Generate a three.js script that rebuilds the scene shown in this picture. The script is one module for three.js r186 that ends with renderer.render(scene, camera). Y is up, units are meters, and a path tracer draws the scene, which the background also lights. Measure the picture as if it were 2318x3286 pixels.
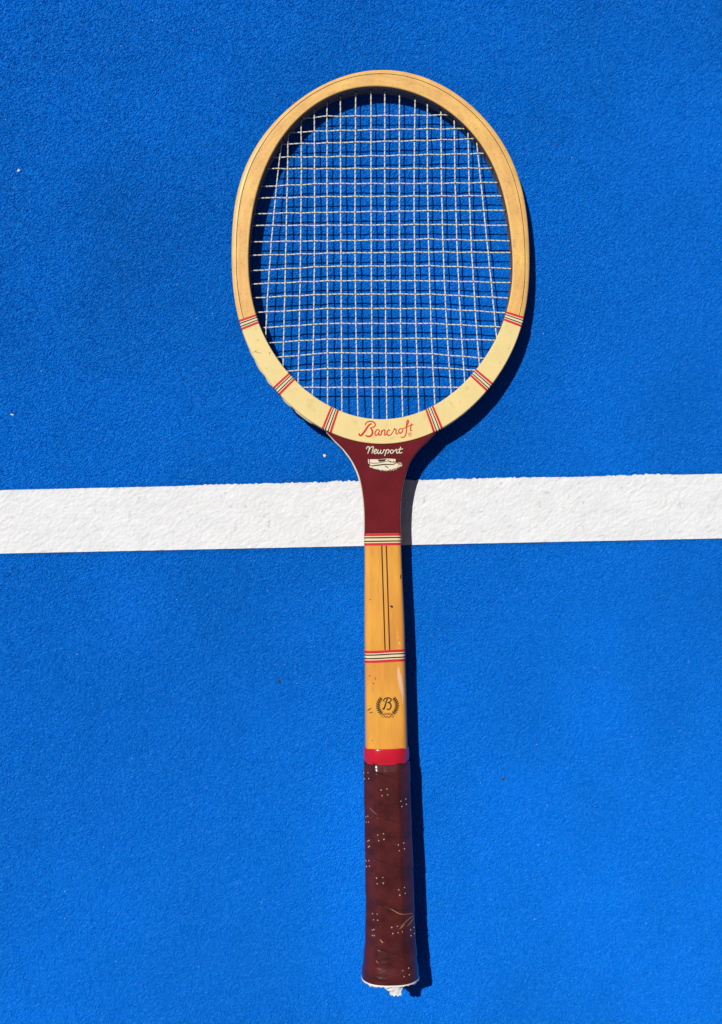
import * as THREE from 'three';
import { mergeGeometries } from 'three/addons/utils/BufferGeometryUtils.js';

// ───────── camera, sky, sun, exposure ─────────
const MM = 0.001;
const scene = new THREE.Scene();
const camera = new THREE.PerspectiveCamera(48.55, 722 / 1024, 0.05, 200);
camera.up.set(0, 0, -1);
camera.position.set(0, 0.87, 0);
camera.lookAt(0, 0, 0);
const renderer = new THREE.WebGLRenderer({ antialias: true });
renderer.setSize(722, 1024);
renderer.toneMapping = THREE.LinearToneMapping;
renderer.toneMappingExposure = 1.0;
renderer.shadowMap.enabled = true;
const SUN = new THREE.Vector3(-0.43, 1, -0.446).normalize();
{ // a clear, deep sky: darkest overhead, paler towards the horizon and round the sun
  const W = 256, Hh = 128, d = new Float32Array(W * Hh * 4), v = new THREE.Vector3();
  for (let j = 0; j < Hh; j++) for (let i = 0; i < W; i++) {
    const up = ((j + 0.5) / Hh - 0.5) * Math.PI, az = ((i + 0.5) / W - 0.5) * 2 * Math.PI;
    v.set(Math.cos(az) * Math.cos(up), Math.sin(up), Math.sin(az) * Math.cos(up));
    const h = 1 - Math.max(0, v.y), k = 0.55 + 0.9 * h ** 3, g = 0.25 * Math.max(0, v.dot(SUN)) ** 10, o = (j * W + i) * 4;
    d.set(v.y < 0 ? [0.05, 0.055, 0.07, 1] : [0.088 * k + 0.06 * h ** 4 + g * 0.2, 0.094 * k + 0.05 * h ** 4 + g * 0.19, 0.155 * k + 0.03 * h ** 4 + g * 0.18, 1], o);
  }
  const t = new THREE.DataTexture(d, W, Hh, THREE.RGBAFormat, THREE.FloatType);
  t.mapping = THREE.EquirectangularReflectionMapping; t.magFilter = t.minFilter = THREE.LinearFilter; t.needsUpdate = true;
  scene.background = t; scene.environment = t;
}
const sun = new THREE.DirectionalLight(new THREE.Color(1, 0.985, 0.95), 3.9);
sun.name = 'sun';
sun.position.copy(SUN).multiplyScalar(2);
sun.castShadow = true;
sun.shadow.radius = 1;
sun.shadow.mapSize.set(4096, 4096);
Object.assign(sun.shadow.camera, { left: -0.5, right: 0.5, top: 0.5, bottom: -0.5, near: 0.5, far: 4 });
scene.add(sun);

// ───────── helpers (plans are drawn in millimetres) ─────────
let seed = 7;
const rnd = () => { seed = (seed * 1664525 + 1013904223) >>> 0; return seed / 4294967296; };
const lin = (r, g, b) => new THREE.Color().setRGB(r, g, b);
const clamp = (v, a = 0, b = 1) => Math.min(b, Math.max(a, v));
const lerp = (a, b, t) => a + (b - a) * t;
const smooth = (a, b, v) => { const t = clamp((v - a) / (b - a)); return t * t * (3 - 2 * t); };
function hash(x, y) {
  let h = Math.imul(x | 0, 374761393) + Math.imul(y | 0, 668265263);
  h = Math.imul(h ^ (h >>> 13), 1274126177); h ^= h >>> 16;
  return (h >>> 0) / 4294967296;
}
function noise(x, y, px = 0, py = 0) {                          // value noise 0..1, periodic when px, py are given
  const ix = Math.floor(x), iy = Math.floor(y), fx = x - ix, fy = y - iy;
  const sx = fx * fx * (3 - 2 * fx), sy = fy * fy * (3 - 2 * fy);
  const m = (v, p) => (p ? ((v % p) + p) % p : v);
  const x0 = m(ix, px), x1 = m(ix + 1, px), y0 = m(iy, py), y1 = m(iy + 1, py);
  return lerp(lerp(hash(x0, y0), hash(x1, y0), sx), lerp(hash(x0, y1), hash(x1, y1), sx), sy);
}
function texture(w, h, fn, srgb = true) {
  const d = new Uint8Array(w * h * 4);
  for (let j = 0; j < h; j++) for (let i = 0; i < w; i++) {
    const c = fn(i / w, j / h);
    for (let k = 0; k < 3; k++) d[(j * w + i) * 4 + k] = Math.round(255 * clamp(srgb ? Math.pow(clamp(c[k]), 1 / 2.2) : c[k]));
    d[(j * w + i) * 4 + 3] = 255;
  }
  const t = new THREE.DataTexture(d, w, h);
  t.wrapS = t.wrapT = THREE.RepeatWrapping; t.magFilter = THREE.LinearFilter; t.minFilter = THREE.LinearFilter;
  if (srgb) t.colorSpace = THREE.SRGBColorSpace;
  t.needsUpdate = true;
  return t;
}
const mat = (o) => new THREE.MeshPhysicalMaterial({ side: THREE.DoubleSide, roughness: 0.6, specularIntensity: 0.4, ...o });
function grid(fn, nu, nv, uv = (u, v) => [u, v]) {             // fn(u, v) in 0..1 gives [x, y, z] in mm
  const p = [], t = [], ix = [];
  for (let j = 0; j <= nv; j++) for (let i = 0; i <= nu; i++) {
    const q = fn(i / nu, j / nv); p.push(q[0] * MM, q[1] * MM, q[2] * MM); t.push(...uv(i / nu, j / nv, q));
  }
  const w = nu + 1;
  for (let j = 0; j < nv; j++) for (let i = 0; i < nu; i++) { const a = j * w + i; ix.push(a, a + w, a + 1, a + 1, a + w, a + w + 1); }
  const g = new THREE.BufferGeometry();
  g.setAttribute('position', new THREE.Float32BufferAttribute(p, 3));
  g.setAttribute('uv', new THREE.Float32BufferAttribute(t, 2));
  g.setIndex(ix); g.computeVertexNormals();
  return g;
}
function weld(g, nu, nv) {                                      // average the normals where a closed grid meets itself
  const n = g.attributes.normal, w = nu + 1;
  for (let j = 0; j <= nv; j++) {
    const a = j * w, b = j * w + nu, v = new THREE.Vector3(n.getX(a) + n.getX(b), n.getY(a) + n.getY(b), n.getZ(a) + n.getZ(b)).normalize();
    n.setXYZ(a, v.x, v.y, v.z); n.setXYZ(b, v.x, v.y, v.z);
  }
  return g;
}
function patch(fn, nu, nv, lift = 0.1, uv) {                    // a thin layer on a surface, with edges; fn(u, v, lift)
  const top = grid((u, v) => fn(u, v, lift), nu, nv, uv);
  const edge = (f, n) => grid((u, v) => f(u, v ? -0.12 : lift), n, 1);
  return mergeGeometries([top, edge((u, l) => fn(u, 0, l), nu), edge((u, l) => fn(u, 1, l), nu), edge((v, l) => fn(0, v, l), nv), edge((v, l) => fn(1, v, l), nv)]);
}
const counts = {};
const numbered = (name) => { const n = (counts[name] = (counts[name] ?? -1) + 1); return n ? name + '_' + String(n).padStart(3, '0') : name; };
function add(name, g, m, parent, label) {
  const o = new THREE.Mesh(g, m); o.name = numbered(name); o.castShadow = o.receiveShadow = true;
  if (label) o.userData.label = label;
  parent.add(o); return o;
}

// ───────── the court: blue acrylic with a sandy tooth, one white line ─────────
const lineTop = (x) => -22.8 - 0.02276 * x, lineLow = (x) => 25.95 - 0.02114 * x;
function tooth(x, z) {                                          // height of the sandy coat in mm
  const a = noise(x / 1.25 + 3.1, z / 1.25), b = noise(x / 2.6 + 40, z / 2.6 + 9), c = noise(x / 7, z / 7 + 60);
  return 0.45 * (a - 0.5) + 0.25 * (b - 0.5) + 0.2 * (c - 0.5);
}
{
  const X = 283.1, Z = 400.2, step = 0.66, nx = Math.round((2 * X) / step), nz = Math.round((2 * Z) / step), w = nx + 1;
  const far = [-4000, -1200, -500], n = w * (nz + 1);
  const pos = new Float32Array(n * 3), col = new Float32Array(n * 3), idx = new Uint32Array(nx * nz * 6);
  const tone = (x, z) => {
    let t = 0.72 + 0.36 * noise(x / 230 + BX, z / 260 + BZ) + 0.15 * noise(x / 60 + 5, z / 75 + 2) + 0.06 * noise(x / 19, z / 23 + 50) + 0.05 * (noise(x / 3.1, z / 3.1) - 0.5);  // broad noise paints the sun's brightening towards lower right; finer noise is paint mottling
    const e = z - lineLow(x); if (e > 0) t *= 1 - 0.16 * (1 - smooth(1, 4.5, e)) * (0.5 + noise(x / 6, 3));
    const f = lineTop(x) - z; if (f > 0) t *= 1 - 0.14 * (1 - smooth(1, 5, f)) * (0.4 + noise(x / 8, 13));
    return t;
  };
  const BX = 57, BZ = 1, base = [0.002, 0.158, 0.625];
  let k = 0;
  for (let j = 0; j <= nz; j++) for (let i = 0; i <= nx; i++, k++) {
    const edge = Math.min(i, j, nx - i, nz - j), jit = edge > 2 ? 0.45 : 0;
    const x = -X + i * step + jit * (hash(i, j + 911) - 0.5), z = -Z + j * step + jit * (hash(i + 377, j) - 0.5);
    const y = (tooth(x, z) + 1.7 * (hash(i, j) - 0.5)) * 0.62 * clamp(edge / 3) * (z > lineTop(x) && z < lineLow(x) - 0.5 ? 0.25 : 1);
    pos[k * 3] = x * MM; pos[k * 3 + 1] = y * MM; pos[k * 3 + 2] = z * MM;
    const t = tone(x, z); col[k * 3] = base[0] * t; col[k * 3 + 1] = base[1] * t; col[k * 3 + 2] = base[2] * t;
  }
  k = 0;
  for (let j = 0; j < nz; j++) for (let i = 0; i < nx; i++) { const a = j * w + i; idx.set([a, a + w, a + 1, a + 1, a + w, a + w + 1], k); k += 6; }
  const g = new THREE.BufferGeometry();
  g.setAttribute('position', new THREE.BufferAttribute(pos, 3)); g.setAttribute('color', new THREE.BufferAttribute(col, 3));
  g.setIndex(new THREE.BufferAttribute(idx, 1)); g.computeVertexNormals();
  const outer = [], shell = (list, nu, fn) => {                 // the court goes on around the finely built patch
    for (const [x0, x1, z0, z1] of list) {
      const c = [], q = grid((u, v) => { const x = lerp(x0, x1, u), z = lerp(z0, z1, v), e = Math.min(x - x0, x1 - x, z - z0, z1 - z) / 3; const [y, t] = fn(x, z, clamp(e)); c.push(base[0] * t, base[1] * t, base[2] * t); return [x, y, z]; },
        nu ? Math.round((x1 - x0) / nu) : 8, nu ? Math.round((z1 - z0) / nu) : 8, () => [0, 0]);
      q.deleteAttribute('uv'); q.setAttribute('color', new THREE.Float32BufferAttribute(c, 3)); outer.push(q);
    }
  };
  const XR = 720, ZR = 860;
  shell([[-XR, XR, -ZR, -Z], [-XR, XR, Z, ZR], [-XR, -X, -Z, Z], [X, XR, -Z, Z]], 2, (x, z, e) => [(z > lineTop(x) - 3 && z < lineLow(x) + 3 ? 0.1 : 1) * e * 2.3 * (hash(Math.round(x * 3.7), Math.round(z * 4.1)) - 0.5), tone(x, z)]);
  shell([[-6000, 6000, -6000, -ZR], [-6000, 6000, ZR, 6000], [-6000, -XR, -ZR, ZR], [XR, 6000, -ZR, ZR]], 0, () => [0, 0.72]);  // far court is flat: the grain's self-shadow is painted in as darker colour
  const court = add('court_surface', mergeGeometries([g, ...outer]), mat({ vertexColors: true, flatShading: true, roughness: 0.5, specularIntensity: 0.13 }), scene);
  Object.assign(court.userData, { kind: 'structure', label: 'blue acrylic tennis court surface with a sandy tooth', category: 'court' });
}
{
  const X = 300, nu = 800, nv = 78;
  const ragged = (x) => {
    const on = smooth(0.35, 0.6, noise(x / 55 + 21, 7));
    const f = noise(x / 2.3, 1.5), h = noise(x / 1.1, 8.5);
    return 2.0 * on * Math.max(0, f - 0.35) + 1.2 * on * h + 0.4 * h;
  };
  const bump = (x, z) => {                                      // brushed-on paint: short slanting ridges
    const a = (x * 0.86 - z * 0.5) / 5.2, b = (x * 0.5 + z * 0.86) / 2.1;
    return 0.38 * noise(a, b) + 0.45 * noise(x / 1.5 + 90, z / 1.4) + 0.35 * noise(x / 0.95, z / 0.95 + 33);
  };
  const at = (x, v) => {
    const z0 = lineTop(x) - ragged(x), z1 = lineLow(x) + 0.12 * noise(x / 4, 77);
    const z = lerp(z0, z1, v), lip = Math.min(v, 1 - v) * 50;
    return [x, 0.5 + 0.1 * tooth(x, z) + 0.62 * (bump(x, z) - 0.55) + 0.1 * (1 - smooth(0, 1.2, lip)), z];
  };
  const parts = [grid((u, v) => at(lerp(-X, X, u), v), nu, nv)];
  for (const e of [0, 1]) parts.push(grid((u, v) => { const q = at(lerp(-X, X, u), e); return v ? [q[0], -0.3, q[2] + (e ? 0.05 : -0.05)] : q; }, nu, 1));
  for (const s of [-1, 1]) parts.push(grid((u, v) => { const x = s * lerp(X, 6000, u); return [x, 0.42, lerp(lineTop(x), lineLow(x), v)]; }, 4, 1));
  const lineGeo = mergeGeometries(parts), lp = lineGeo.attributes.position, lc = [];
  for (let i = 0; i < lp.count; i++) { const x = lp.getX(i) / MM, z = lp.getZ(i) / MM, t = 0.775 - 0.05 * noise(x / 14, z / 6) - 0.05 * noise(x / 2.2 + 4, z / 2.2) - (noise(x / 3.7, z / 3.7 + 8) > 0.93 ? 0.12 : 0); lc.push(t, t, t * 0.995); }
  lineGeo.setAttribute('color', new THREE.Float32BufferAttribute(lc, 3));
  const line = add('court_line', lineGeo, mat({ vertexColors: true, color: lin(1.07, 1.07, 1.075), roughness: 0.7, specularIntensity: 0.3 }), scene);
  Object.assign(line.userData, { kind: 'structure', label: 'white painted court line crossing under the racket throat', category: 'court line' });
}

// ───────── materials of the racket ─────────
const streak = (u, v, fu, fv, p) => noise(u * fu, v * fv, fu, fv) * 0.6 + noise(u * fu * 3 + 0.5, v * fv * 3, fu * 3, fv * 3) * 0.4 + (p || 0);
const ashMap = texture(1024, 128, (u, v) => {
  const s = streak(u, v, 14, 14), f = noise(u * 160, v * 40, 160, 40), fl = f > 0.74 ? (f - 0.74) * 1.5 : 0, w = noise(u * 9, v * 2, 9, 2);
  const t = 0.80 + 0.28 * s + 0.14 * w - 0.8 * fl;
  return [0.815 * t, 0.50 * t * (0.93 + 0.1 * w), 0.155 * t];
});
const shaftMap = texture(512, 512, (u, v) => {
  const s = streak(u, v, 30, 5), f = noise(u * 120, v * 14, 120, 14), w = noise(u * 5, v * 4, 5, 4), t = 0.8 + 0.25 * s + 0.14 * w - (f > 0.84 ? (f - 0.84) * 0.9 : 0);
  return [0.76 * t, 0.345 * t * (0.92 + 0.14 * w), 0.05 * t];
});
const creamMap = texture(512, 128, (u, v) => {
  const w = noise(u * 11, v * 3, 11, 3), f = noise(u * 90, v * 24, 90, 24), st = smooth(0.74, 0.95, noise(u * 37, v * 9, 37, 9)) * f;
  const t = 0.95 + 0.07 * w + 0.03 * (f - 0.5) - 0.15 * st;
  return [0.85 * t, 0.67 * t, (0.30 - 0.04 * st) * t];
});
const maroonMap = texture(512, 512, (u, v) => {
  const w = noise(u * 6, v * 6, 6, 6), f = noise(u * 60, v * 60, 60, 60), g = noise(u * 120, v * 17, 120, 17), t = 0.82 + 0.24 * w + 0.14 * (f - 0.5) + 0.1 * (g - 0.5), k = smooth(0.9, 0.97, f * 0.6 + g * 0.45) * 0.3;
  return [0.158 * t + 0.08 * k, 0.0095 * t + 0.05 * k, 0.0145 * t + 0.03 * k];
});
const leatherMap = texture(512, 512, (u, v) => {
  const w = noise(u * 7, v * 9, 7, 9), f = noise(u * 80, v * 80, 80, 80), g = noise(u * 23, v * 31, 23, 31), t = 0.58 + 0.5 * w + 0.24 * (f - 0.5) + 0.26 * (g - 0.5);
  return [0.088 * t, 0.0115 * t, 0.0115 * t];
});
const leatherBump = texture(512, 512, (u, v) => { const a = 0.5 * noise(u * 90, v * 90, 90, 90) + 0.3 * noise(u * 190, v * 190, 190, 190) + 0.2 * noise(u * 25, v * 25, 25, 25); return [a, a, a]; }, false);
const twistMap = texture(64, 64, (u, v) => {
  const a = ((u + v) % 1 + 1) % 1, d = Math.min(a, 1 - a), k = smooth(0.06, 0.13, d), b = ((u + v + 0.5) % 1), e = smooth(0.02, 0.07, Math.min(b, 1 - b));
  return [lerp(0.12, 0.78, k) * lerp(0.7, 1, e), lerp(0.10, 0.75, k) * lerp(0.7, 1, e), lerp(0.07, 0.63, k) * lerp(0.66, 1, e)];
});
const M = {
  ash: mat({ map: ashMap, roughness: 0.33 }),
  inlay: mat({ color: lin(0.035, 0.014, 0.006), roughness: 0.6 }),
  inner: mat({ color: lin(0.20, 0.14, 0.11), roughness: 0.75 }),
  darkPly: mat({ color: lin(0.035, 0.018, 0.012), roughness: 0.6 }),
  lightPly: mat({ color: lin(0.72, 0.62, 0.47), roughness: 0.6 }),
  brownPly: mat({ color: lin(0.10, 0.045, 0.02), roughness: 0.6 }),
  cream: mat({ map: creamMap, roughness: 0.33 }),
  maroon: mat({ map: maroonMap, roughness: 0.2, specularIntensity: 0.6 }),
  shaft: mat({ map: shaftMap, roughness: 0.3, specularIntensity: 0.8 }),
  red: mat({ color: lin(0.62, 0.022, 0.028), roughness: 0.5 }),
  black: mat({ color: lin(0.012, 0.012, 0.01), roughness: 0.6 }),
  thread: mat({ color: lin(0.80, 0.66, 0.40), roughness: 0.6 }),
  string: mat({ map: twistMap, roughness: 0.4 }),
  leather: mat({ map: leatherMap, bumpMap: leatherBump, bumpScale: 0.00005, roughness: 0.3, specularIntensity: 0.3, clearcoat: 0.6, clearcoatRoughness: 0.19 }),
  darkLeather: mat({ color: lin(0.03, 0.008, 0.008), roughness: 0.5 }),
  collar: mat({ color: lin(0.56, 0.012, 0.03), roughness: 0.25, clearcoat: 0.8, clearcoatRoughness: 0.15 }),
  letter: mat({ color: lin(0.60, 0.018, 0.016), roughness: 0.55 }),
  ivory: mat({ color: lin(0.80, 0.70, 0.50), roughness: 0.55 }),
  ink: mat({ color: lin(0.03, 0.02, 0.012), roughness: 0.6 }),
  inkBrown: mat({ color: lin(0.06, 0.032, 0.008), roughness: 0.6 }),
  bareWood: mat({ color: lin(0.78, 0.47, 0.30), roughness: 0.7 }),
  stain: mat({ color: lin(0.36, 0.25, 0.09), roughness: 0.7 }),
  dot: mat({ color: lin(0.5, 0.34, 0.26), roughness: 0.5 }),
  scratch: mat({ color: lin(0.42, 0.23, 0.11), roughness: 0.6 }),
  tape: mat({ color: lin(0.82, 0.80, 0.76), roughness: 0.85 }),
};

// ───────── the racket ─────────
const racket = new THREE.Group();
racket.name = 'tennis_racket';
racket.rotation.order = 'YXZ';
racket.rotation.set(-0.0172, 0.0141, 0);
racket.position.set(14.62 * MM, 10.8 * MM, -198.76 * MM);
racket.userData = { label: 'old wooden tennis racket with maroon throat and brown leather grip lying across the white line', category: 'tennis racket' };
scene.add(racket);

const four = (c, t) => { let r = c[0]; for (let j = 1; j <= 6; j++) r += c[2 * j - 1] * Math.cos(j * t) + c[2 * j] * Math.sin(j * t); return r; };
const OUT = [126.0, 5.8, 0.2, 14.13, -0.18, 1.26, 0.34, 0.35, -0.19, 0.09, 0.13, 0.61, -0.06];
const INN = [111.46, 3.67, -0.39, 13.04, 0.31, -0.01, -0.31, 0.58, 0.22, 0.44, -0.19, 0.29, 0.15];
const rOut = (t) => four(OUT, t), rIn = (t) => four(INN, t), rMid = (t) => (rOut(t) + rIn(t)) / 2;
const mid = (t) => [rMid(t) * Math.sin(t), rMid(t) * Math.cos(t)];
function frame(t) {                                             // point, outward normal and width of the hoop at angle t (0 = throat)
  const [x, z] = mid(t), a = mid(t - 0.002), b = mid(t + 0.002), dx = b[0] - a[0], dz = b[1] - a[1], l = Math.hypot(dx, dz);
  const nx = -dz / l * -1, nz = dx / l * -1; // rotate the tangent
  const s = nx * x + nz * z > 0 ? 1 : -1, rad = Math.hypot(x, z), c = Math.abs((nx * x + nz * z) / rad);
  return { x, z, nx: nx * s, nz: nz * s, w: (rOut(t) - rIn(t)) * c, speed: l / 0.004 };
}
const FR = []; const NF = 720;
for (let i = 0; i <= NF; i++) { const t = (i / NF) * 2 * Math.PI, f = frame(t); f.arc = i ? FR[i - 1].arc + Math.hypot(f.x - FR[i - 1].x, f.z - FR[i - 1].z) : 0; FR.push(f); }
const arcOf = (t) => { const q = ((t / (2 * Math.PI)) % 1 + 1) % 1 * NF, i = Math.min(NF - 1, Math.floor(q)); return lerp(FR[i].arc, FR[i + 1].arc, q - i); };
const hoop = (t, d, y) => { const f = frame(t); return [f.x + f.nx * d, y, f.z + f.nz * d]; };
const hoopStrip = (profile, t0, t1, nu, close) => {             // profile(w) lists [offset, y]
  const n = profile(12).length - 1;
  const g = grid((u, v) => { const t = lerp(t0, t1, u), [d, y] = profile(frame(t).w, t)[Math.round(v * n)]; return hoop(t, d, y); }, nu, n,
    (u, v, q) => [arcOf(lerp(t0, t1, u)) / 110, profile(12)[Math.round(v * n)][0] / 26]);
  return close ? weld(g, nu, n) : g;
};
const TAU = 2 * Math.PI, H = 8.2;
const faceTop = (w) => [[-w / 2, H - 0.8], [-w / 2 + 0.3, H - 0.2], [-w / 2 + 0.9, H], [w / 2 - 3.4, H], [w / 2 - 2.4, H - 0.1], [w / 2 - 1, H - 0.45], [w / 2 - 0.3, H - 0.85], [w / 2, H - 1.6]];
const faceLow = (w) => faceTop(w).map(([d, y]) => [d, -y]);
const hoopMesh = add('head_frame', mergeGeometries([hoopStrip(faceTop, 0, TAU, 480, true), hoopStrip(faceLow, 0, TAU, 480, true)]), M.ash, racket);
add('inner_wall', hoopStrip((w) => [[-w / 2, H - 0.8], [-w / 2 + 0.25, 2.5], [-w / 2 + 0.25, -2.5], [-w / 2, -H + 0.8]], 0, TAU, 360, true), M.inner, racket, 'dark inner wall of the hoop that the strings run into');
for (const [y0, y1, m, out] of [[6.6, 5.9, M.darkPly, 0], [5.9, 2.2, M.lightPly, 0.3], [2.2, -6.6, M.darkPly, 0]])
  add('ply', hoopStrip((w, t = 0) => { const q = t > Math.PI ? t - TAU : t, e = out && out + 0.8 * smooth(-1.0, -0.75, q) * (1 - smooth(-0.36, -0.3, q)) * smooth(0.3, 0.6, noise(q * 26 + 40, 5)); return [[w / 2, y0], [w / 2 + e, y0 - 0.2], [w / 2 + e, y1 + 0.2], [w / 2, y1]]; }, 0, TAU, 360, true), m, racket);

// bands on the hoop
const BANDS = [-1.064, -0.625, -0.294, 0.284, 0.632, 1.058];
const bandTilt = [0.05, 0.04, 0.1, -0.1, -0.04, -0.05];
add('inlay_line', patch((u, v, l) => { const t = lerp(1.09, TAU - 1.09, u), f = frame(t); return hoop(t, f.w / 2 - f.w * 0.27 + (v - 0.5) * 0.42, H + l); }, 300, 1, 0.05), M.inlay, racket);

// cream lower part of the face
const CR = 1.045;
const creamLayer = (t0, t1, nu) => hoopStrip((w) => [[-w / 2 + 0.02, H - 0.6], [-w / 2 + 0.25, H + 0.1], [-w / 2 + 0.6, H + 0.25], [w / 2 - 0.8, H + 0.25], [w / 2 - 0.25, H + 0.05], [w / 2 - 0.02, H - 0.9]], t0, t1, nu);
add('cream_overlay', creamLayer(-CR, CR, 200), M.cream, racket, 'smooth cream layer on the lower half of the hoop');

const STRIPES = [[-3.75, -2.15, 'red_stripe', M.red], [-1.5, -0.75, 'black_stripe', M.black], [0.7, 1.45, 'black_stripe', M.black], [2.15, 3.75, 'red_stripe', M.red]];
BANDS.forEach((tb, k) => {
  const prof = (w, s) => { const P = [[-w / 2 - 0.05, 5.8], [-w / 2 - 0.05, H - 0.6], [-w / 2 + 0.25, H + 0.1], [-w / 2 + 0.6, H + 0.25], [w / 2 - 0.8, H + 0.25], [w / 2 - 0.2, H + 0.02], [w / 2 + 0.1, H - 1], [w / 2 + 0.2, 4.4]];
    const q = s * (P.length - 1), i = Math.min(P.length - 2, Math.floor(q)); return [lerp(P[i][0], P[i + 1][0], q - i), lerp(P[i][1], P[i + 1][1], q - i)]; };
  const f0 = frame(tb), across = (a0, a1) => (u, v, l) => {
    const p = prof(f0.w, u), t = tb + (lerp(a0, a1, v) * 1 + bandTilt[k] * p[0]) / f0.speed, w = frame(t).w, [d, y] = prof(w, u);
    const side = u < 0.2 ? -1 : u > 0.75 ? 1 : 0;
    return hoop(t, d + side * l, y + (side ? l * 0.4 : l));
  };
  const band = add('trim_band', patch(across(-3.75, 3.75), 28, 4, 0.1), M.thread, racket);
  for (const [a0, a1, name, m] of STRIPES) add(name, patch(across(a0, a1), 28, 2, 0.19), m, band);
});

// throat: laminated wedge under a maroon face
const catmull = (pts, n) => new THREE.SplineCurve(pts.map((p) => new THREE.Vector2(p[0], p[1]))).getPoints(n).map((p) => [p.x, p.y]);
const sideL = catmull([[-43.2, 137.9], [-41.4, 139.6], [-36.8, 144.4], [-29.7, 151.7], [-24.8, 158.3], [-21.2, 164.8], [-18.4, 172], [-16.5, 181.4], [-15.3, 192.2], [-14.9, 202.9], [-15.1, 215]], 60);
const sideR = catmull([[40.6, 139.1], [38.8, 140.8], [34.3, 145.4], [26.3, 153.2], [20.5, 161.1], [18, 166.8], [15.9, 173.2], [14, 181.8], [12.8, 191.2], [12.2, 203.3], [12.4, 215]], 60);
const clear = (pts) => pts.filter(([x, z], i) => i > 30 || Math.hypot(x, z) > rOut(Math.atan2(x, z)) + 1.1);
const edgeL = clear(sideL), edgeR = clear(sideR);
function throatSlab(y0, y1, inset, bevel = 0, insetLeft = inset) {
  const s = new THREE.Shape();
  const put = (pts, g) => pts.forEach(([x, z], i) => (g && !i ? s.moveTo(x, z) : s.lineTo(x, z)));
  put(edgeL.map(([x, z], i) => [x + inset + (insetLeft - inset) * smooth(0, 12, i) * (1 - 0.6 * smooth(30, 50, i)) * (0.6 + 0.8 * noise(z / 5, 3)), z]), true);
  put([...edgeR].reverse().map(([x, z]) => [x - inset, z]), false);
  const tR = Math.atan2(edgeR[0][0], edgeR[0][1]), tL = Math.atan2(edgeL[0][0], edgeL[0][1]);
  for (let i = 0; i <= 40; i++) { const q = hoop(lerp(tR, tL, i / 40), 0, 0), f = frame(lerp(tR, tL, i / 40)); s.lineTo(q[0] + f.nx * (f.w / 2 + 0.16), q[2] + f.nz * (f.w / 2 + 0.16)); }
  const g = new THREE.ExtrudeGeometry(s, { depth: y1 - y0 - bevel * 2, bevelEnabled: bevel > 0, bevelSize: bevel, bevelThickness: bevel, bevelOffset: -bevel, bevelSegments: 2 });
  g.rotateX(Math.PI / 2); g.translate(0, y1 - bevel, 0); for (let i = 0, q = g.attributes; i < q.uv.count; i++) q.uv.setXY(i, q.position.getX(i) / 60, q.position.getZ(i) / 60); g.scale(MM, MM, MM);
  return g;
}
add('throat_overlay', throatSlab(5.6, H + 0.25, 0.05, 1.0), M.maroon, racket, 'flat maroon face of the throat with printed name and stadium');
for (const [y0, y1, m, i, iL] of [[4.9, 5.6, M.darkPly, 0], [1.6, 4.9, M.lightPly, -0.35, -1.0], [-7.8, 1.6, M.darkPly, 0]]) add('throat_ply', throatSlab(y0, y1, i, 0, iL), m, racket);

// shaft, collar, grip and butt: rounded eight-sided sections
const key = (rows, z) => { let i = 0; while (i < rows.length - 2 && z > rows[i + 1][0]) i++; const t = smooth(0, 1, (z - rows[i][0]) / (rows[i + 1][0] - rows[i][0])); return rows[i].map((v, k) => lerp(v, rows[i + 1][k], t)); };
const radius = (psi, a, b, d, p) => {
  const s = Math.sin(psi), c = Math.cos(psi), h = Math.SQRT1_2;
  const sum = Math.abs(s / a) ** p + Math.abs(c / b) ** p + Math.abs(((s + c) * h) / d) ** p + Math.abs(((s - c) * h) / d) ** p;
  return sum ** (-1 / p);
};
const SHAFT = [[214, -1.4, 13.75, 8.2, 14.9, 16], [300, -0.95, 15.3, 9.4, 15.9, 15], [376, -0.85, 15.9, 10.6, 16.4, 14]];
const GRIP = [[385, -0.8, 17.3, 13.6, 16.2, 24], [392, -0.8, 17.4, 15.2, 16.9, 30], [490, 0, 18.2, 15.8, 17.5, 30], [514, 0, 18.8, 16.4, 18.2, 24], [533, -0.2, 20.3, 18.2, 20.2, 12], [541, -0.25, 21.7, 19.8, 22, 8], [547, -0.25, 21.8, 20, 22.2, 8]];
const tube = (rows) => (psi, z, l = 0) => { const [, cx, a, b, d, p] = key(rows, z), r = radius(psi, a, b, d, p) + l; return [cx + r * Math.sin(psi), r * Math.cos(psi), z]; };
const shaftAt = tube(SHAFT), gripRaw = tube(GRIP);
const seamPhase = (psi, z) => { const q = (z - 426.5 - (33 * psi) / TAU) / 32.2; return q - Math.floor(q); };   // leather strip wound down the handle
const gripAt = (psi, z, l = 0) => { const q = seamPhase(psi, z), e = smooth(387, 390, z), f = smooth(524, 530, z) * (1 - smooth(541, 545, z)) * Math.exp(-(((psi + 0.25) / 0.55) ** 2));
  l += f * 0.2 * (Math.sin(z * 1.25 - psi * 5 + 7 * noise(z / 6, psi * 2 + 4)) * noise(z / 3 + 5, psi * 4)) + 0.1 * (noise(z / 6, psi * 5 + 30) - 0.5); return gripRaw(psi, z, l + e * (0.32 * (q - 0.5) - 0.34 * Math.exp(-(((q > 0.5 ? q - 1 : q) / 0.012) ** 2)))); };
add('shaft', weld(grid((u, v) => shaftAt((u - 0.5) * TAU, lerp(214.8, 376, v)), 96, 80, (u, v) => [u * 1.0, v * 1.6]), 96, 80), M.shaft, racket, 'varnished orange wooden shaft with two thin black lines');
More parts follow.
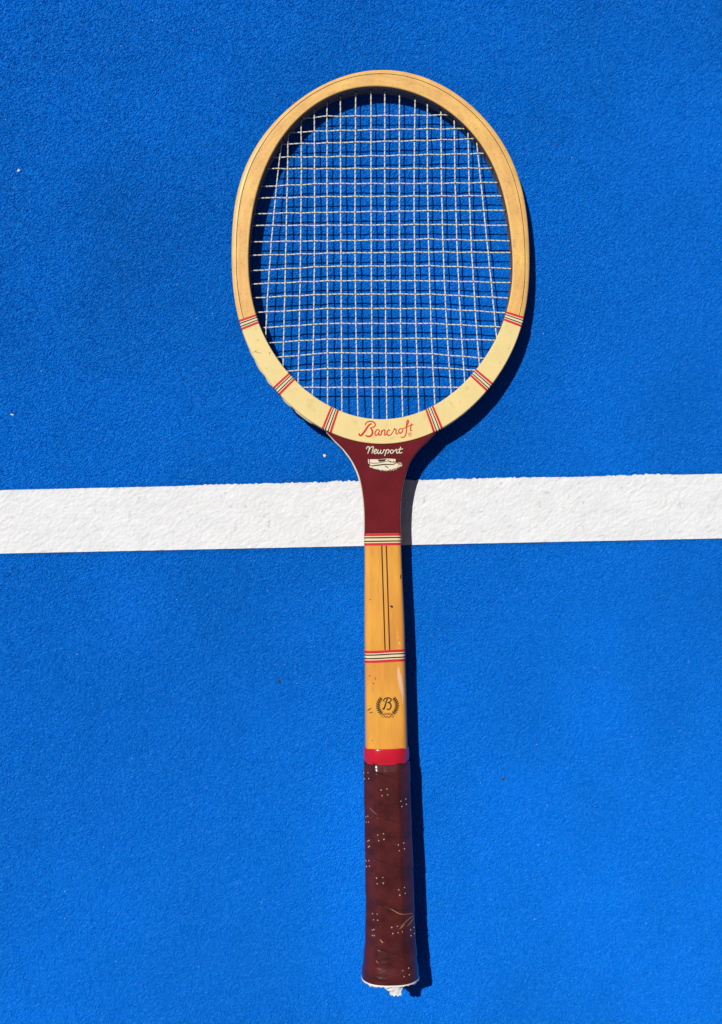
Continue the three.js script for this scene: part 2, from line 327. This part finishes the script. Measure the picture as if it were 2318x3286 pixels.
for (const z of [219.4, 306.3]) {
  const wrap = (z0, z1) => (u, v, l) => { const psi = (u - 0.5) * TAU, q = z + lerp(z0, z1, v); return shaftAt(psi, q - (z > 300 ? 0.5 * Math.sin(psi) : 0), l); };
  const band = add('trim_band', patch(wrap(-4.5, 4.6), 72, 3, 0.12), M.thread, racket);
  for (const [a0, a1, name, m] of STRIPES) add(name, patch(wrap(a0 * 1.2, a1 * 1.2), 72, 1, 0.24), m, band);
}
const onTop = (at) => (x, z, l) => {                            // the point of a tube straight above (x, z)
  let lo = -1.5, hi = 1.5;
  for (let i = 0; i < 30; i++) { const m = (lo + hi) / 2; if (at(m, z)[0] < x) lo = m; else hi = m; }
  return [x, at((lo + hi) / 2, z)[1] + l, z];
};
const shaftTop = onTop(shaftAt), gripTop = onTop(gripAt), flatTop = (x, z, l) => [x, H + 0.25 + l, z];
for (const x0 of [-2.3, 1.1]) add('inlay_line', patch((u, v, l) => { const z = lerp(224.1, 301.6, u); return shaftTop(x0 + 1.35 * u + (v - 0.5) * 0.95, z, l); }, 40, 1, 0.05), M.inlay, racket);

add('collar', weld(grid((u, v) => {
  const z = lerp(374.2, 386.2, v), s = 16.6 + 0.8 * Math.sqrt(Math.max(0, Math.sin(v * Math.PI))) + 0.22 * Math.exp(-(((v - 0.93) / 0.03) ** 2)) - (v < 0.01 || v > 0.99 ? 0.7 : 0), psi = (u - 0.5) * TAU;
  const r = radius(psi, s + 0.1, s - 3.1, s - 0.5, 9) + 0.05 * (noise(u * 30, v * 4) - 0.5); return [-0.95 + r * Math.sin(psi), r * Math.cos(psi), z + 0.35 * Math.sin(psi + 2)];
}, 96, 48), 96, 48), M.collar, racket, 'glossy red plastic collar between shaft and grip');

const gripGeo = weld(grid((u, v) => gripAt((u - 0.5) * TAU, lerp(385, 546, v)), 160, 420, (u, v) => [u * 2, v * 3]), 160, 420);
add('grip', gripGeo, M.leather, racket, 'dark brown perforated leather grip wound round the handle');
add('butt_cap', grid((u, v) => { const q = gripAt((u - 0.5) * TAU, 546); return [lerp(q[0], -0.25, v), lerp(q[1], 0, v), 546 + 0.4 * v]; }, 96, 6), M.darkPly, racket);
{ // torn white backing showing round the butt
  const thick = (u) => 0.1 + 1.7 * noise(u * 40, 2.2) ** 2 + 1.0 * noise(u * 110, 6);
  const ring = (u, v) => { const psi = (u - 0.5) * TAU, q = gripAt(psi, 546), n = Math.hypot(q[0], q[1]), e = 0.02 + 0.12 * noise(u * 60, 4);
    const prof = [[-0.2, -0.5], [e, -0.4], [e + 0.08, 0.3], [e, thick(u)], [-1.4, thick(u) * 0.8]][Math.round(v * 4)]; return [q[0] * (1 + prof[0] / n), q[1] * (1 + prof[0] / n), 546 + prof[1]]; };
  const tag = patch((u, v, l) => {                              // a loose scrap standing off the upper edge
    const wide = lerp(7.6, 2.9, Math.sqrt(v)) * (1 + 0.3 * (noise(v * 6, 3) - 0.5)), x = lerp(-wide * 1.25, wide, u) + 2.6 + 1.1 * v + 0.5 * (noise(u * 5, v * 6) - 0.5);
    return [x, 19.2 + l - 2.6 * v + 1.1 * noise(u * 4, v * 5 + 9) - 0.05 * (x - 1) ** 2 * (1 - v), 546.2 + v * (6.8 + 1.6 * noise(u * 7, 3))];
  }, 16, 10, 0.35);
  add('torn_backing', mergeGeometries([grid(ring, 220, 4), tag]), M.tape, racket, 'torn white tape edge round the butt end with a loose scrap');
}

// grip details
{
  const dots = [], holes = [], gx = (r) => (r - 812) * 0.0711, gz = (r) => 422.4 + r * 0.0711;
  const clusters = [[583, -383, 44], [765, -228, 64], [966, -108, 50], [586, 70, 20], [722, 232, 60], [934, 342, 52], [598, 322, 14], [584, 530, 30], [706, 682, 66], [934, 800, 58], [652, 1062, 46], [856, 1186, 60], [1040, 1240, 40], [632, 1226, 18], [962, 1620, 56]];
  for (const [x, y, w] of clusters) for (const [i, j] of [[-0.5, -0.5], [0.5, -0.7], [-0.35, 0.5], [0.62, 0.35]]) {
    const q = gripTop(gx(x + i * w + 6 * (rnd() - 0.5)), gz(y + j * 58 + 6 * (rnd() - 0.5)), 0.02);
    const g = new THREE.SphereGeometry(0.53 * MM, 8, 5); g.scale(0.85 + 0.4 * rnd(), 0.5, 0.85 + 0.4 * rnd()); g.translate(q[0] * MM, q[1] * MM, q[2] * MM); dots.push(g); const h = new THREE.SphereGeometry(0.76 * MM, 10, 5); h.scale(1, 0.22, 1); h.translate(q[0] * MM, (q[1] - 0.02) * MM, q[2] * MM); holes.push(h);
  }
  const o = add('perforation', mergeGeometries(dots), M.dot, racket, 'small pale punched dots in groups of four over the leather'); o.userData.kind = 'stuff';
  const h = add('perforation_rim', mergeGeometries(holes), M.darkLeather, racket); h.userData.kind = 'stuff';
}

// ───────── print: strokes of ink on the faces ─────────
let inkLevel = 0;
function stroke(pts, width, surf, place, lift = 0.03, taper = 0.35) {
  const c = new THREE.SplineCurve(pts.map((p) => new THREE.Vector2(p[0], p[1]))), n = Math.max(6, pts.length * 5);
  const p = [], ix = []; inkLevel = (inkLevel + 1) % 14;
  for (let i = 0; i <= n; i++) {
    const t = i / n, q = c.getPoint(t), d = c.getTangent(t), w = (width / 2) * (1 - taper + taper * Math.sin(Math.PI * clamp(t * 0.94 + 0.03))) ;
    for (const s of [-1, 1]) { const [x, z] = place(q.x - d.y * w * s, q.y + d.x * w * s), k = surf(x, z, lift + 0.004 * inkLevel + 0.012 * t); p.push(k[0] * MM, k[1] * MM, k[2] * MM); }
    if (i) ix.push(2 * i - 2, 2 * i - 1, 2 * i, 2 * i, 2 * i - 1, 2 * i + 1);
  }
  return plain(p, ix);
}
function plain(p, ix) {
  const g = new THREE.BufferGeometry(); g.setAttribute('position', new THREE.Float32BufferAttribute(p, 3)); g.setIndex(ix); g.computeVertexNormals();
  for (let i = 0, n = g.attributes.normal; i < n.count; i++) if (n.getY(i) < 0) n.setXYZ(i, -n.getX(i), -n.getY(i), -n.getZ(i));
  return g;
}
function blot(pts, surf, place, lift = 0.03) {
  inkLevel = (inkLevel + 1) % 14;
  const tri = THREE.ShapeUtils.triangulateShape(pts.map((p) => new THREE.Vector2(p[0], p[1])), []);
  if (tri.length) for (const t of tri) { const [a, b, c] = t.map((i) => pts[i]); if ((b[0] - a[0]) * (c[1] - a[1]) - (b[1] - a[1]) * (c[0] - a[0]) > 0) t.reverse(); }
  const p = []; for (const [x, y] of pts) { const k = surf(...place(x, y), lift + 0.004 * inkLevel); p.push(k[0] * MM, k[1] * MM, k[2] * MM); }
  return plain(p, tri.flat());
}
const SC = 0.02895, toThroat = (x, y) => [-20.75 + x * SC + 0.4, 128.2 + y * SC];
const red = (pts, w, taper) => stroke(pts, w, flatTop, toThroat, 0.03, taper);
add('lettering', mergeGeometries([
  red([[248, 200], [246, 165], [300, 112], [390, 100], [468, 126], [503, 188], [474, 238], [420, 258], [372, 268]], 34),
  red([[410, 158], [340, 195], [262, 300], [190, 400], [140, 455], [95, 452], [78, 402]], 52),
  red([[372, 268], [405, 300], [426, 360], [418, 430], [370, 478], [300, 488], [246, 452]], 47),
  red([[606, 335], [560, 312], [512, 352], [490, 420], [512, 462], [562, 440], [604, 350]], 32), red([[608, 330], [590, 420], [606, 462], [644, 442]], 32),
  red([[664, 335], [657, 400], [640, 468]], 35), red([[648, 430], [688, 345], [735, 325], [750, 358], [736, 432], [756, 462], [792, 432]], 32),
  red([[874, 348], [848, 322], [810, 370], [800, 432], [840, 466], [900, 448], [958, 372]], 32),
  red([[958, 372], [1000, 280], [990, 315], [1040, 322], [1030, 398], [1052, 438], [1092, 410]], 29),
  red([[1172, 290], [1122, 320], [1104, 388], [1148, 416], [1198, 372], [1202, 312], [1172, 290]], 31), red([[1200, 305], [1240, 292], [1290, 258]], 23),
  red([[1290, 258], [1336, 190], [1362, 112], [1344, 82], [1320, 122], [1310, 250], [1294, 420], [1258, 500], [1204, 524], [1150, 512]], 31),
  red([[1442, 168], [1410, 290], [1416, 350], [1446, 344]], 30), red([[1296, 268], [1380, 228], [1490, 192]], 26),
]), M.letter, racket, 'red script name printed on the cream band');
const circle = (x, y, r) => Array.from({ length: 17 }, (_, i) => [x + r * Math.cos((i / 16) * TAU), y + r * Math.sin((i / 16) * TAU)]);
add('registered_mark', mergeGeometries([red(circle(1395, 450, 46), 10, 0), red([[1380, 475], [1380, 428], [1408, 432], [1404, 450], [1382, 452]], 9, 0), red([[1388, 452], [1412, 476]], 9, 0)]), M.letter, racket);

const NAME = [
  [[268, 818], [272, 775], [312, 748], [338, 772], [326, 850], [296, 932]], [[318, 880], [362, 790], [424, 752], [444, 782], [418, 870], [404, 930]],
  [[458, 888], [520, 862], [524, 826], [480, 836], [454, 892], [490, 934], [558, 890]], [[572, 832], [552, 900], [580, 936], [626, 880], [642, 836]], [[640, 838], [622, 900], [654, 934], [704, 880], [716, 836], [744, 852]],
  [[776, 836], [756, 920], [730, 1000]], [[764, 892], [806, 836], [846, 850], [836, 910], [788, 930]], [[938, 842], [892, 858], [878, 906], [914, 934], [962, 894], [938, 842]], [[962, 880], [1004, 868]],
  [[1000, 866], [1028, 832], [1052, 850], [1038, 910], [1066, 932], [1100, 896]], [[1150, 768], [1112, 890], [1130, 932], [1188, 908]], [[1078, 836], [1206, 822]],
];
add('lettering', mergeGeometries(NAME.map((s) => stroke(s, 23, flatTop, toThroat, 0.1, 0.15))), M.ivory, racket, 'ivory script name printed on the maroon throat');
add('lettering_shadow', mergeGeometries(NAME.map((s) => stroke(s.map(([x, y]) => [x + 12, y + 6]), 46, flatTop, toThroat, 0.03, 0.05))), M.ink, racket);

{ // the little drawing of a stadium
  const B = (m, l) => (p) => blot(p, flatTop, toThroat, l);
  const base = B(0, 0.03), dark = B(0, 0.1);
  const jag = []; for (let i = 0; i <= 26; i++) { const t = i / 26, x = lerp(1185, 345, t), y = 1310 + 95 * Math.sin(Math.PI * clamp(t * 0.98)) - 40 * t + (i % 2 ? 16 : -8) + 20 * (hash(i, 5) - 0.5) - (t < 0.3 ? 50 * (0.3 - t) * 3 : 0); jag.push([x, y]); }
  add('stadium_picture', mergeGeometries([
    base([[300, 1072], [318, 1072], [330, 1130], [345, 1078], [560, 1082], [800, 1066], [1012, 1082], [1022, 1180], [1165, 1172], [1180, 1240], ...jag, [330, 1250], [362, 1232], [304, 1180]]),
  ]), M.ivory, racket, 'small ivory and black drawing of a stadium on the throat');
  const ln = (p, w) => stroke(p, w, flatTop, toThroat, 0.1, 0.3);
  const lines = [dark([[540, 1090], [780, 1080], [726, 1136], [606, 1146]]), ln([[385, 1250], [520, 1238], [720, 1218], [960, 1222]], 30), ln([[345, 1082], [338, 1140], [392, 1178], [560, 1176], [820, 1132]], 16), ln([[820, 1080], [834, 1130], [950, 1160], [1018, 1140]], 19), ln([[1018, 1090], [1024, 1170], [960, 1222]], 22), ln([[1030, 1172], [1090, 1200], [1168, 1180]], 18), ln([[735, 1252], [822, 1306]], 23), ln([[1060, 1240], [1150, 1222], [1184, 1200]], 16), ln([[330, 1150], [346, 1230], [392, 1254]], 19), ln([[560, 1086], [600, 1150]], 14), ln([[872, 1120], [880, 1180]], 12), ln([[960, 1120], [968, 1200]], 12)];
  for (let i = 0; i < 24; i++) { const t = i / 23, x = lerp(360, 1160, t), y = 1295 + 92 * Math.sin(Math.PI * clamp(1 - t * 0.98)) - 50 * t + 22 * (hash(i, 8) - 0.5); lines.push(ln([[x, y], [x + 12 + 14 * hash(i, 3), y + 34]], 23)); }
  add('stadium_drawing_lines', mergeGeometries(lines), M.ink, racket);
}
{ // crest on the shaft: a letter in a wreath
  const place = (x, y) => { const sx = 1160 + x / 10.125, sy = 2200 + y / 10.125, z = 223.3 + (sy - 1748) * 0.232; return [1 + (sx - 1240) * 0.232 - 0.0141 * (z - 223.3), z]; };
  const S = (p, w, t = 0.3) => stroke(p, w, shaftTop, place, 0.04, t);
  add('crest_letter', mergeGeometries([S([[745, 500], [724, 470], [770, 412], [860, 390], [945, 412], [968, 460], [930, 515], [850, 540]], 42), S([[850, 420], [812, 500], [782, 610], [742, 730], [712, 748], [696, 716]], 50), S([[850, 540], [930, 568], [966, 640], [940, 730], [880, 768], [820, 740]], 45)]), M.ink, racket, 'black script capital in the middle of the crest');
  const leaves = [], stems = [];
  for (const s of [-1, 1]) {
    const P = (a, r) => [850 + s * r * Math.sin(a), 640 - r * Math.cos(a)];
    const arc = []; for (let i = 0; i <= 10; i++) arc.push(P(lerp(0.72, 2.75, i / 10), 305)); stems.push(S(arc, 16, 0));
    for (let i = 0; i < 9; i++) { const a = lerp(0.85, 2.5, i / 8); for (const [r1, da] of [[378, -0.16], [312, -0.24], [246, -0.16]]) leaves.push(S([P(a, 305), P(a + da * 0.4, lerp(305, r1, 0.6)), P(a + da, r1)], 40, 0.9)); }
  }
  add('crest_wreath', mergeGeometries([...leaves, ...stems, S([[735, 880], [850, 892], [960, 880]], 20, 0.2), S([[650, 985], [690, 930], [740, 950], [790, 1020], [850, 985], [905, 1025], [960, 950], [1010, 930], [1045, 1000]], 22, 0.1), S([[740, 930], [850, 930], [960, 925]], 18, 0.2), S([[680, 1020], [740, 1000]], 18), S([[960, 990], [1040, 1020]], 18)]), M.inkBrown, racket, 'dark laurel wreath printed on the shaft');
}
{ // wear: scrapes, stains and specks
  const at3 = (x, y) => { const sx = 1000 + x / 3.24, sy = 2150 + y / 3.24, z = 223.3 + (sy - 1748) * 0.232; return [1 + (sx - 1240) * 0.232 - 0.0141 * (z - 223.3), z]; };
  const W = (p, w, l = 0.06) => stroke(p, w, shaftTop, at3, l, 0.8);
  add('bare_scrape', mergeGeometries([W([[905, -30], [908, 40], [922, 140], [944, 262]], 34), W([[928, 40], [938, 130], [950, 240], [944, 350]], 18), W([[912, -290], [918, -262]], 16), W([[900, -345], [904, -325]], 10)]), M.bareWood, racket, 'pale scrape through the varnish near the right edge');
  for (const g of [W([[598, 52], [612, 60]], 10), W([[640, 134], [648, 142]], 12), W([[655, 70], [672, 100]], 7), W([[580, 420], [622, 388]], 10), W([[600, 440], [640, 430]], 8), W([[608, -740], [616, -728]], 9), W([[926, -990], [930, -940]], 10), W([[660, -46], [664, -40]], 8), W([[628, 720], [634, 728]], 9)]) add('stain', g, M.inkBrown, racket);
  add('dark_speck', mergeGeometries([W([[818, -668], [838, -656], [848, -662]], 22)]), M.ink, racket);
  const flat = (x, y) => { const sx = 740 + x / 6.23, sy = 1000 + y / 6.23; return [-99.2 + (sx - 799.6) * 0.2339, 55.1 + (sy - 1032) * 0.2339]; };
  const C = (p, w) => stroke(p, w, flatTop, flat, 0.05, 0.7);
  for (const g of [C([[430, 818], [480, 800], [530, 812], [560, 825], [610, 828]], 12), C([[765, 815], [785, 840]], 26), C([[530, 560], [560, 580]], 16), C([[770, 870], [775, 885]], 9), C([[1450, 1560], [1500, 1590]], 12), C([[490, 795], [505, 770]], 10)]) add('stain', g, M.stain, racket);
  const gl = (x, y) => [(x - 812) * 0.0711, 422.4 + y * 0.0711], G = (p, w) => stroke(p, w * 0.7, gripTop, gl, 0.07, 0.8);
  for (const g of [G([[755, 940], [840, 980], [910, 1018], [1000, 1040], [1062, 1055]], 8), G([[1060, 1072], [990, 1100], [920, 1142]], 12), G([[1066, 1085], [1030, 1130], [985, 1160]], 13), G([[960, 1130], [905, 1168]], 11), G([[700, 1275], [720, 1300], [735, 1310]], 16), G([[612, -62], [640, -38], [690, -4]], 6), G([[930, 1190], [938, 1215]], 10), G([[655, 1490], [680, 1515]], 8)]) add('scratch', g, M.scratch, racket);
}

// ───────── strings ─────────
const MAINS = [[-71.3, -82.9, -89.3], [-68.2, -71.5, -75.6], [-58.5, -60.3, -64.0], [-48.6, -49.8, -52.9], [-39.0, -40.1, -41.4], [-28.8, -29.8, -30.6], [-17.3, -19.1, -18.8], [-5.6, -6.8, -7.5], [4.9, 3.6, 3.1], [16.0, 14.7, 14.9], [27.6, 25.9, 27.1], [37.1, 36.6, 39.2], [47.5, 47.6, 52.0], [57.5, 58.2, 62.8], [67.9, 69.1, 75.2], [72.6, 81.2, 90.5]];
const CROSS = [[-100.8, -101.8, -101.6, -101.4], [-90.0, -90.8, -91.2, -90.8], [-81.2, -81.5, -82.4, -83.1], [-71.3, -70.9, -71.5, -71.8], [-62.5, -61.9, -61.1, -60.6], [-49.1, -50.6, -49.6, -49.5], [-40.1, -40.6, -40.0, -39.4], [-28.4, -28.7, -28.8, -28.2], [-19.4, -18.8, -18.4, -16.9], [-7.1, -7.0, -7.3, -4.8], [3.3, 2.4, 2.6, 3.8], [14.9, 12.4, 13.0, 16.1], [25.2, 23.3, 24.4, 26.7], [35.5, 33.5, 34.6, 38.5], [46.8, 44.3, 45.4, 49.6], [58.4, 55.7, 56.8, 60.4], [69.9, 67.5, 68.1, 70.4], [81.1, 77.9, 79.7, 84.2], [91.5, 89.9, 90.0, 92.9], [103.8, 104.1, 105.0, 105.5]];
const inside = (x, z) => Math.hypot(x, z) < rIn(Math.atan2(x, z)) + 1.2;
const mainX = (m, z) => { const [a, b, c] = m, L = (z) => [(z * (z - 110)) / 21000, ((z + 100) * (z - 110)) / -11000, (z * (z + 100)) / 23100]; const [p, q, r] = L(clamp(z, -115, 125)); return a * p + b * q + c * r + 0.25 * (noise(z / 9, a) - 0.5); };
const half = (z) => { let x = 0; while (inside(x, z) && x < 130) x += 0.2; return x; };
const crossZ = (c, x, h) => { const xs = [-h, -39.6, 36.2, h]; let i = 0; while (i < 2 && x > xs[i + 1]) i++; return lerp(c[i], c[i + 1], clamp((x - xs[i]) / (xs[i + 1] - xs[i]), -0.2, 1.2)) + 0.2 * (noise(x / 8 + 7, c[1]) - 0.5); };
const HW = CROSS.map((c) => half(c[1]));
const knots = MAINS.map((m) => CROSS.map((c, j) => { let z = c[1], x = 0; for (let k = 0; k < 6; k++) { x = mainX(m, z); z = crossZ(c, x, HW[j]); } return [x, z]; }));
const ends = [];
function string(name, pts) {
  for (const e of [pts[0], pts[pts.length - 1]]) { const t = Math.atan2(e[0], e[2]), q = rIn(t) + 0.15, g = new THREE.SphereGeometry(1.15 * MM, 10, 8); g.scale(1, 1, 0.35); g.rotateY(t); g.translate(q * Math.sin(t) * MM, 0, q * Math.cos(t) * MM); ends.push(g); }
  const curve = new THREE.CatmullRomCurve3(pts.map((p) => new THREE.Vector3(p[0] * MM, p[1] * MM, p[2] * MM)), false, 'centripetal'), len = curve.getLength() / MM;
  const g = new THREE.TubeGeometry(curve, Math.round(len / 1.6), 0.5 * MM, 8), uv = g.attributes.uv;
  for (let i = 0; i < uv.count; i++) uv.setX(i, (uv.getX(i) * len) / 4.2);
  add(name, g, M.string, racket);
}
MAINS.forEach((m, i) => {
  const pts = knots[i].map(([x, z], j) => [x, (i + j) % 2 ? 0.6 : -0.6, z]).filter((p) => inside(p[0] * 1.02, p[2] * 1.02));
  let z0 = pts[0][2], z1 = pts[pts.length - 1][2];
  while (inside(mainX(m, z0), z0)) z0 -= 0.3;
  while (inside(mainX(m, z1), z1)) z1 += 0.3;
  if (pts[0][2] - z0 < 2) pts.shift();
  if (z1 - pts[pts.length - 1][2] < 2) pts.pop();
  string('main_string', [[mainX(m, z0), 0, z0], ...pts, [mainX(m, z1), 0, z1]]);
});
CROSS.forEach((c, j) => {
  const pts = MAINS.map((m, i) => [knots[i][j][0], (i + j) % 2 ? -0.6 : 0.6, knots[i][j][1]]).filter((p) => inside(p[0] * 1.02, p[2] * 1.02));
  let x0 = pts[0][0], x1 = pts[pts.length - 1][0];
  while (inside(x0, crossZ(c, x0, HW[j]))) x0 -= 0.3;
  while (inside(x1, crossZ(c, x1, HW[j]))) x1 += 0.3;
  if (pts[0][0] - x0 < 2) pts.shift();
  if (x1 - pts[pts.length - 1][0] < 2) pts.pop();
  string('cross_string', [[x0, 0, crossZ(c, x0, HW[j])], ...pts, [x1, 0, crossZ(c, x1, HW[j])]]);
});
const eyelets = add('string_hole', mergeGeometries(ends), M.black, racket, 'dark drilled holes where the strings enter the hoop');
eyelets.userData.kind = 'stuff';
// the two tied-off ends
for (const [x, z, r] of [[54.2, 113.2, 1.5], [41.2, 121.4, 1.2]]) {
  const g = new THREE.IcosahedronGeometry(r * MM, 2), p = g.attributes.position;
  for (let i = 0; i < p.count; i++) { const k = 1 + 0.5 * (noise(p.getX(i) * 1500 + 9, p.getZ(i) * 1500 + 3 + p.getY(i) * 900) - 0.5); p.setXYZ(i, p.getX(i) * k * 1.2, p.getY(i) * k, p.getZ(i) * k); }
  g.computeVertexNormals(); g.translate(x * MM, 4.5 * MM, z * MM);
  add('string_knot', g, M.tape, racket);
}

// ───────── small litter on the court ─────────
function crumb(name, label, category, x, z, size, color, stretch, turn, group) {
  const g = new THREE.IcosahedronGeometry(size * MM, 2), p = g.attributes.position, s = x * 0.37 + z;
  for (let i = 0; i < p.count; i++) { const k = 0.75 + 0.6 * noise(p.getX(i) * 900 + s, p.getZ(i) * 900 + p.getY(i) * 700 + 5); p.setXYZ(i, p.getX(i) * k * stretch[0], p.getY(i) * k * stretch[1], p.getZ(i) * k * stretch[2]); }
  g.computeVertexNormals();
  const o = add(name, g, mat({ color: lin(...color), roughness: 0.8 }), scene);
  o.position.set(x * MM, size * stretch[1] * 0.55 * MM, z * MM); o.rotation.y = turn;
  Object.assign(o.userData, { label, category }); if (group) o.userData.group = group;
}
crumb('paint_chip', 'small white paint chip on blue court near the upper left edge', 'paint chip', -262, -261.5, 1.25, [0.75, 0.74, 0.68], [1, 0.7, 0.9], 0.4);
crumb('paint_chip', 'tiny flat white chip above the line at the far left edge', 'paint chip', -267.5, -74.5, 0.95, [0.75, 0.78, 0.72], [1.3, 0.5, 0.6], -0.3);
crumb('paint_chip', 'rounded white chip lying just left of the racket throat', 'paint chip', -27.9, -43, 1.2, [0.8, 0.78, 0.76], [0.9, 0.8, 1.1], 0.8);
crumb('dirt_crumb', 'small brown crumb on the court right of the grip', 'crumb', 108.9, 204.4, 1.1, [0.12, 0.045, 0.025], [1.2, 0.6, 0.8], 0.6);
crumb('dirt_crumb', 'small grey crumb on the court left of the shaft', 'crumb', -63, 129.4, 1.1, [0.05, 0.06, 0.07], [0.8, 0.6, 1.4], 0.5);
{
  const g = new THREE.IcosahedronGeometry(0.3 * MM, 0), n = 520, im = new THREE.InstancedMesh(g, mat({ color: lin(0.38, 0.55, 0.72), roughness: 0.5 }), n), m = new THREE.Matrix4();
  for (let i = 0; i < n; i++) {
    let x, z; do { x = (rnd() * 2 - 1) * 295; z = (rnd() * 2 - 1) * 410; } while (z > lineTop(x) - 2 && z < lineLow(x) + 1);
    const s = 0.45 + 0.85 * rnd() ** 3; m.makeRotationY(rnd() * 6).scale(new THREE.Vector3(s * (0.8 + rnd()), s * 0.8, s)); m.setPosition(x * MM, (tooth(x, z) * 0.62 + 0.12) * MM, z * MM); im.setMatrixAt(i, m);
  }
  im.name = 'pale_grit'; im.castShadow = im.receiveShadow = true;
  im.userData = { kind: 'stuff', label: 'fine pale grit scattered over the blue court', category: 'grit' };
  scene.add(im);
}
renderer.render(scene, camera);
